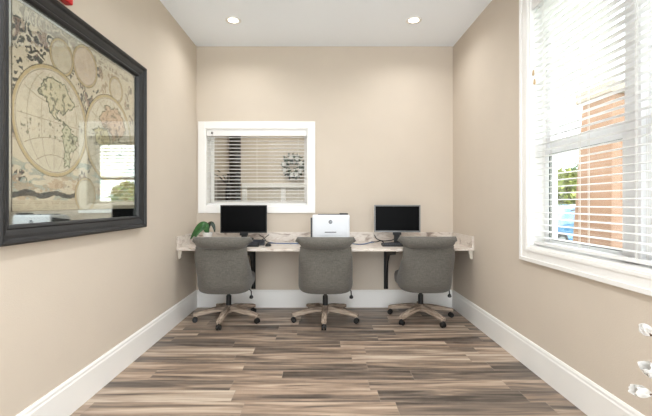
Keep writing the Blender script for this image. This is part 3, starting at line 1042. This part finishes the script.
# ------------------------------------------------------------------ office chairs
def make_chair(label):
    t = thing('office_chair', label, 'chair', (0, 0, 0), group='grey office chairs at the counter')
    # --- barrel back: wraps forward at the sides, rounded lower corners
    ZTOP = .80
    nx, nz = 28, 14
    loops = []
    def hw(z):
        s = min(1, max(0, (ZTOP - z) / .40))
        return .247 + .026 * math.sin(s * PI / 2)
    for j in range(nz + 1):
        v = j / nz
        outer, inner = [], []
        for i in range(nx + 1):
            u = -1 + 2 * i / nx
            zb = .335 + .075 * abs(u) ** 3.2
            z = zb + (ZTOP - zb) * v
            h = hw(z)
            # superelliptic plan
            a = u * PI / 2 * .98
            x = h * math.copysign(abs(math.sin(a)) ** .72, math.sin(a))
            wrap = (.03 + .23 * min(1, max(0, (.70 - z) / .22))) * (1 - abs(math.cos(a)) ** .7)
            bulge = .022 * math.sin(PI * min(1, max(0, (z - .34) / .42)))
            low = .045 * max(0, (.42 - z) / .09) ** 1.5
            y = -.335 - bulge + wrap + low
            outer.append((x, y, z))
            th = .07
            inner.append((x * .80, y + th * abs(math.cos(a)) + .012, z))
        loops.append(outer + inner[::-1])
    bm = bmesh.new()
    loft(bm, loops)
    link('backrest', bm, linen_m, t, smooth=True, bevel=.012, seg=3)
    # --- rolled top
    bm = bmesh.new()
    loops = []
    ns, nr = 24, 20
    for i in range(ns + 1):
        s = -1 + 2 * i / ns
        e = max(0.0, (abs(s) - .93) / .07)
        shr = math.sqrt(max(.06, 1 - e * e))
        L = []
        for k in range(nr):
            a = 2 * PI * k / nr
            cy, cz = .062 * math.cos(a) * shr, .058 * math.sin(a) * shr
            half = .271 + .028 * math.sin(a)
            L.append((s * half, -.355 + cy + .10 * abs(s) ** 3.0, .838 + cz - .006 * s * s))
        loops.append(L)
    loft(bm, loops)
    link('rolled_top', bm, linen_m, t, smooth=True)
    bm = bmesh.new()
    pts = []
    for i in range(25):
        s = -1 + 2 * i / 24
        pts.append((s * .247, -.350 + .045 * abs(s) ** 4, .792))
    tube(bm, pts, .006, 8)
    link('piping', bm, linen_m, t, smooth=True)
    # --- seat cushion
    bm = bmesh.new()
    loops = []
    for z, k in ((.365, .90), (.375, .97), (.40, 1.0), (.45, 1.0), (.475, .97), (.488, .88), (.49, .6)):
        L = []
        for q in range(40):
            a = 2 * PI * q / 40
            ca, sa = math.cos(a), math.sin(a)
            L.append((.258 * k * math.copysign(abs(ca) ** .5, ca), .0 + .255 * k * math.copysign(abs(sa) ** .5, sa), z))
        loops.append(L)
    loft(bm, loops)
    link('seat', bm, linen_m, t, smooth=True)
    # --- gas lift, plate, lever
    bm = bmesh.new()
    lathe(bm, [(.024, .15), (.027, .155), (.027, .255), (.018, .258), (.018, .36)], n=20)
    link('gas_cylinder', bm, black_m, t, smooth=False)
    link('swivel_plate', B((-.09, .09, -.12, .12, .345, .366)), bmetal_m, t, bevel=.004)
    bm = bmesh.new()
    tube(bm, [(.08, -.10, .352), (.16, -.12, .350), (.245, -.13, .345), (.258, -.135, .33), (.260, -.14, .29)], .006, 8)
    lathe(bm, [(.006, 0), (.017, .005), (.021, .017), (.014, .032), (.005, .038)], (.260, -.14, .255), 12)
    link('height_lever', bm, black_m, t, smooth=True)
    # --- base
    bm = bmesh.new()
    lathe(bm, [(.045, .085), (.052, .09), (.05, .145), (.04, .155), (.03, .158)], n=24)
    link('hub', bm, oak_m, t, smooth=False, bevel=.003)
    for k in range(5):
        bm = bmesh.new()
        loops = []
        for (d, zt, zb, w) in ((.03, .152, .100, .030), (.10, .150, .098, .030), (.18, .137, .090, .028), (.26, .118, .077, .026), (.33, .103, .066, .026), (.352, .098, .068, .022)):
            loops.append([(-w, -d, zb), (w, -d, zb), (w, -d, zt - .008), (w * .7, -d, zt), (-w * .7, -d, zt), (-w, -d, zt - .008)])
        loft(bm, loops)
        lg = link('leg', bm, oak_m, t, bevel=.003)
        lg.rotation_euler = (0, 0, k * 2 * PI / 5)
        bm = bmesh.new()
        yy = -.336
        lathe(bm, [(.007, .045), (.007, .067)], (0, yy, 0), 10)
        for s in (-1, 1):
            lathe(bm, [(.012, s * .004), (.024, s * .005), (.0265, s * .010), (.0265, s * .018), (.023, s * .023), (.008, s * .0235)], (0, yy, .0268), 20, 'x')
        prism(bm, [(yy - .018, .040), (yy - .010, .052), (yy + .010, .052), (yy + .018, .040), (yy + .012, .028), (yy - .012, .028)], 'x', -.0038, .0038)
        link('caster', bm, black_m, lg, smooth=False)
    return t

ch = make_chair('grey fabric office chair pushed in below the white printer, between two others')
ch.location = (.045, 4.10, 0)
lc = dup(ch, (-.962, 4.10, 0), 'grey fabric office chair at the left workstation, below the small window')
rcx = dup(ch, (1.052, 4.15, 0), 'grey fabric office chair at the right workstation, beside the right wall')
def turn(c, deg):
    for o in c.children:
        if o.name.startswith('leg'):
            o.rotation_euler.z += math.radians(deg)
turn(ch, -3)
turn(lc, -3)
turn(rcx, 25)

# ------------------------------------------------------------------ framed map on the left wall
pf = thing('framed_map', 'large double hemisphere map printed on mirrored glass in a wide black frame', 'picture', (XL, 0, 0))
FYa, FYb, FZa, FZb = 1.715, 3.167, 1.027, 2.302
fw = .092
# moulding profile: (distance in from the outer edge, height off the wall)
prof = [(0, .002), (0, .052), (.010, .060), (.022, .056), (.030, .044), (.045, .042), (.060, .036), (.070, .030), (.076, .034), (.084, .030), (fw, .014), (fw, .002)]
bm = bmesh.new()
corners = [(FYa, FZa, 1, 1), (FYb, FZa, -1, 1), (FYb, FZb, -1, -1), (FYa, FZb, 1, -1)]
rings = []
for (cy, cz, sy, sz) in corners:
    rings.append([bm.verts.new((h, cy + sy * d, cz + sz * d)) for d, h in prof])
for i in range(4):
    r0, r1 = rings[i], rings[(i + 1) % 4]
    for k in range(len(prof)):
        k2 = (k + 1) % len(prof)
        bm.faces.new((r0[k], r0[k2], r1[k2], r1[k]))
link('frame', bm, frame_m, pf)
iy0, iy1, iz0, iz1 = FYa + fw, FYb - fw, FZa + fw, FZb - fw
link('mirror_plate', B((.004, .007, iy0 - .01, iy1 + .01, iz0 - .01, iz1 + .01)), mirror_m, pf)
link('glass', B((.0125, .0135, iy0 - .004, iy1 + .004, iz0 - .004, iz1 + .004)), pglass_m, pf)

def vnoise(U, V, sc, seed):
    rs = np.random.RandomState(seed)
    g = rs.rand(128, 128)
    x, y = U * sc, V * sc
    xi, yi = np.floor(x).astype(int), np.floor(y).astype(int)
    fx, fy = x - xi, y - yi
    fx, fy = fx * fx * (3 - 2 * fx), fy * fy * (3 - 2 * fy)
    G = lambda a, b: g[a % 128, b % 128]
    return (G(xi, yi) * (1 - fx) + G(xi + 1, yi) * fx) * (1 - fy) + (G(xi, yi + 1) * (1 - fx) + G(xi + 1, yi + 1) * fx) * fy

def fbm(U, V, sc, seed):
    return (vnoise(U, V, sc, seed) * .5 + vnoise(U, V, sc * 2.1, seed + 1) * .3 + vnoise(U, V, sc * 4.3, seed + 2) * .2)

def inpoly(U, V, poly):
    ins = np.zeros(U.shape, bool)
    n = len(poly)
    for i in range(n):
        x1, y1 = poly[i]
        x2, y2 = poly[(i + 1) % n]
        if y1 == y2:
            continue
        c = ((V > min(y1, y2)) & (V <= max(y1, y2))) & (U < (x2 - x1) * (V - y1) / (y2 - y1) + x1)
        ins ^= c
    return ins

def make_print():
    y0, y1, z0, z1 = iy0 + .035, iy1 - .022, 1.178, iz1 - .02
    nu, nv = 420, 360
    us = np.linspace(y0, y1, nu)
    vs = np.linspace(z0, z1, nv)
    U, V = np.meshgrid(us, vs)
    def lin(r, g, b):
        return np.array(srgb(r, g, b)[:3])
    col = np.zeros(U.shape + (3,))
    paper = lin(222, 210, 188)
    col[:] = paper
    n1 = fbm(U, V, 9, 1)
    col *= (0.90 + .2 * n1)[..., None]
    def put(mask, c, a=1.0):
        m = mask.astype(float) * a
        col[:] = col * (1 - m[..., None]) + np.array(c) * m[..., None]
    # dark ornament foliage filling the corners
    orn = fbm(U, V, 13, 5)
    fine = fbm(U, V, 40, 11)
    swirl = np.sin(fbm(U, V, 8, 61) * 46)
    left = np.clip(1 - (U - y0) / .22, 0, 1)
    top = np.clip((V - 1.86) / .25, 0, 1)
    corner = np.clip(1 - ((U - y0) / .50 + (z1 - V) / .42) , 0, 1)
    dark = ((orn > .53) & (left > .05)) | ((orn > .40) & (corner > .02))
    wedge = (np.abs(U - 2.415) < .05 + .10 * np.abs(V - 1.66) / .3) & (orn > .53) & (np.abs(V - 1.66) > .1)
    rightm = (U > 2.90) & (orn > .56)
    put(dark & (swirl > -.35) & (fine > .30) & (V > 1.30), lin(34, 40, 42), .95)
    put(wedge & (swirl > -.2) & (V > 1.30), lin(44, 48, 48), .9)
    put(rightm & (swirl > .0) & (V > 1.3), lin(60, 60, 56), .85)
    put((orn > .60) & (fine > .5) & (V > 1.3), lin(150, 120, 104), .5)
    # landscape along the foot
    hills = 1.36 + .05 * np.sin(U * 9) + .03 * fbm(U, V * 0, 12, 21)
    put((V < hills + .10) & (fbm(U, V * 3, 9, 31) > .5), lin(160, 178, 172), .6)
    put((V < hills) & (fbm(U, V * 3, 12, 33) > .52), lin(190, 158, 128), .5)
    put((np.abs(V - 1.265 - .008 * np.sin(U * 30)) < .010 + .008 * fine) & (U < 2.35), lin(30, 34, 36), .9)
    put(V < 1.235, lin(214, 202, 178), .9)
    for k in range(5):
        put((np.abs(V - (1.192 + .009 * k)) < .0018) & (fine > .42), lin(150, 138, 120), .5)
    # title banner
    put(V > z1 - .075, lin(222, 214, 198), .6)
    put((np.abs(V - (z1 - .05)) < .014) & (vnoise(U, V, 60, 44) > .55) & (U > y0 + .2), lin(120, 112, 100), .45)
    def disc(cy, cz, r, fill, ring=(206, 184, 140), w=.012, seed=3):
        R = np.hypot(U - cy, V - cz)
        put(R < r, lin(*fill), .95)
        put((R < r) & (fbm(U, V, 20, seed) > .55), lin(*(max(0, c - 12) for c in fill)), .6)
        put(np.abs(R - r) < w * .5, lin(*ring), .9)
        put(np.abs(R - r - w * .55) < .0022, lin(62, 54, 44), .9)
        put(np.abs(R - r + w * .8) < .002, lin(100, 88, 72), .8)
        return R
    disc(2.20, 2.035, .095, (216, 205, 184), seed=6)
    disc(2.42, 2.06, .12, (222, 204, 186), seed=7)
    disc(2.78, 2.02, .085, (218, 206, 186), seed=8)
    disc(2.42, 1.27, .10, (214, 204, 182), seed=9)
    H = []
    for cy, sd in ((2.135, 13), (2.705, 17)):
        R = disc(cy, 1.66, .288, (224, 214, 194), w=.018, seed=sd)
        H.append(R)
        # graticule
        for kk in (-.18, -.09, 0, .09, .18):
            ln = np.abs((V - 1.66) - kk - kk * .9 * ((U - cy) / .272) ** 2)
            put((ln < .0016) & (R < .26), lin(116, 104, 86), .7)
            xx = (U - cy) - kk * 1.1 * np.sqrt(np.clip(1 - ((V - 1.66) / .27) ** 2, 0, 1))
            put((np.abs(xx) < .0016) & (R < .26), lin(116, 104, 86), .55)
    jit = (fbm(U, V, 24, 77) - .5) * .07
    jit2 = (fbm(U, V, 24, 87) - .5) * .07
    UJ, VJ = U + jit, V + jit2
    na = [(2.03, 1.86), (2.12, 1.90), (2.22, 1.88), (2.30, 1.80), (2.27, 1.76), (2.22, 1.72), (2.18, 1.735), (2.15, 1.70), (2.19, 1.665), (2.17, 1.66), (2.10, 1.70), (2.07, 1.77), (2.01, 1.80)]
    sa = [(2.20, 1.665), (2.27, 1.655), (2.345, 1.60), (2.32, 1.54), (2.28, 1.50), (2.25, 1.43), (2.225, 1.43), (2.22, 1.52), (2.18, 1.60)]
    eu = [(2.56, 1.76), (2.60, 1.84), (2.66, 1.88), (2.78, 1.89), (2.88, 1.83), (2.91, 1.75), (2.86, 1.70), (2.82, 1.66), (2.80, 1.71), (2.75, 1.64), (2.72, 1.70), (2.66, 1.72), (2.60, 1.73)]
    af = [(2.50, 1.70), (2.58, 1.73), (2.68, 1.71), (2.72, 1.65), (2.69, 1.60), (2.66, 1.50), (2.62, 1.50), (2.60, 1.60), (2.53, 1.62)]
    au = [(2.80, 1.58), (2.86, 1.60), (2.90, 1.56), (2.86, 1.51), (2.80, 1.53)]
    for P, c in ((na, (214, 206, 176)), (sa, (206, 206, 178)), (eu, (220, 190, 164)), (af, (216, 202, 160)), (au, (206, 208, 182))):
        ins = inpoly(UJ, VJ, P)
        er = ins.copy()
        for dx, dy in ((2, 0), (-2, 0), (0, 2), (0, -2), (1, 1), (-1, -1)):
            er &= np.roll(np.roll(ins, dx, 1), dy, 0)
        put(ins, lin(*c), .9)
        put(ins & ~er, lin(36, 52, 36), .95)
        put(er & (fbm(U, V, 55, 91) > .60), lin(74, 72, 56), .8)
    isl = (fbm(U, V, 50, 55) > .68)
    put(isl & ((H[0] < .25) | (H[1] < .25)) & (np.abs(V - 1.62) < .06), lin(66, 68, 56), .8)
    put(np.minimum(np.minimum(U - y0, y1 - U), np.minimum(V - z0, z1 - V)) < .004, lin(120, 110, 96), .8)
    me = bpy.data.meshes.new('printed_map')
    verts = np.stack([np.full(U.size, .0085), U.ravel(), V.ravel()], 1)
    idx = np.arange(nu * nv).reshape(nv, nu)
    faces = np.stack([idx[:-1, :-1], idx[:-1, 1:], idx[1:, 1:], idx[1:, :-1]], -1).reshape(-1, 4)
    me.from_pydata(verts.tolist(), [], faces.tolist())
    at = me.color_attributes.new('print', 'FLOAT_COLOR', 'POINT')
    rgba = np.ones((nu * nv, 4), np.float32)
    rgba[:, :3] = np.clip(col.reshape(-1, 3), 0, 1)
    at.data.foreach_set('color', rgba.ravel())
    o = bpy.data.objects.new('printed_map', me)
    me.materials.append(vcol_mat())
    C.objects.link(o)
    o.parent = pf
make_print()

# ------------------------------------------------------------------ red fire alarm above the frame
fa = thing('fire_alarm', 'small red alarm box on the left wall above the map frame', 'alarm', (XL, 2.185, 2.345))
link('housing', B((.001, .045, -.06, .06, 0, .13)), red_m, fa, bevel=.008, seg=3)
link('strobe_lens', B((.0455, .06, -.045, .045, .07, .115)), lens_m, fa, bevel=.004)
link('grille', B(*[(.0455, .048, -.045, .045, .015 + .01 * k, .019 + .01 * k) for k in range(5)]), red_m, fa)

# ------------------------------------------------------------------ white flowers at the right edge
fx, fy = 1.30, 1.32
fl = thing('flower_arrangement', 'white magnolia blossoms on twigs in a tall vase at the right edge', 'flowers', (fx, fy, 0))
bm = bmesh.new()
lathe(bm, [(.07, 0), (.085, .01), (.10, .12), (.085, .26), (.05, .34), (.055, .37), (.048, .37), (.042, .34), (.001, .33)], n=32)
link('vase', bm, pot_m, fl, smooth=True)
def twig(pts, r=(.006, .0025)):
    n = len(pts)
    bm = bmesh.new()
    tube(bm, pts, [r[0] + (r[1] - r[0]) * i / (n - 1) for i in range(n)], 7)
    return link('twig', bm, twig_m, fl, smooth=True)
def flower(c, d, L, W, petals, openness, seed):
    rs = random.Random(seed)
    d = Vector(d).normalized()
    c = Vector(c)
    a0 = d.cross(Vector((0, 0, 1))).normalized()
    b0 = d.cross(a0).normalized()
    bm = bmesh.new()
    for k in range(petals):
        ang = 2 * PI * k / petals + rs.uniform(-.15, .15)
        out = math.cos(ang) * a0 + math.sin(ang) * b0
        sd = d.cross(out).normalized()
        rows = []
        n = 8
        ln = L * rs.uniform(.88, 1.08)
        for i in range(n + 1):
            t = i / n
            ctr = c + d * ln * t + out * (openness * ln * math.sin(t * PI * .62) * (.62 if k % 2 else .5))
            w = W * (math.sin(PI * (.12 + t * .86) ** 1.15) ** .75 + .02)
            rows.append([bm.verts.new(ctr + sd * w * q - out * (abs(q) ** 2) * w * .35) for q in (-1, -.5, 0, .5, 1)])
        for i in range(n):
            for q in range(4):
                bm.faces.new((rows[i][q], rows[i][q + 1], rows[i + 1][q + 1], rows[i + 1][q]))
    o = link('blossom', bm, petal_m, fl, smooth=True)
    bm = bmesh.new()
    tube(bm, [c - d * .012, c, c + d * .012], [.003, .007, .006], 8)
    link('calyx', bm, twig_m, o, smooth=True)
def loc(px, py, y):     # photo coordinates to the vase's own frame at depth y
    return Vector(((px - 321) / 393 * y - fx, y - fy, 1.22 - (py - 203) / 393 * y))
a = loc(650, 334, 1.36)
flower(a, loc(637, 322, 1.34) - a, .058, .019, 5, .17, 1)
twig([(0, 0, .34), (.05, .0, .55), (.05, .03, .70), tuple(a)], (.005, .0025))
b = loc(658, 377, 1.33)
flower(b, loc(646, 366, 1.31) - b, .085, .021, 7, .42, 2)
twig([(0, 0, .34), (.035, .01, .48), tuple(b)])
c = loc(650, 394, 1.28)
flower(c, loc(629, 388, 1.26) - c, .078, .0175, 6, .36, 3)
twig([(0, 0, .34), (.02, -.02, .45), tuple(c)])
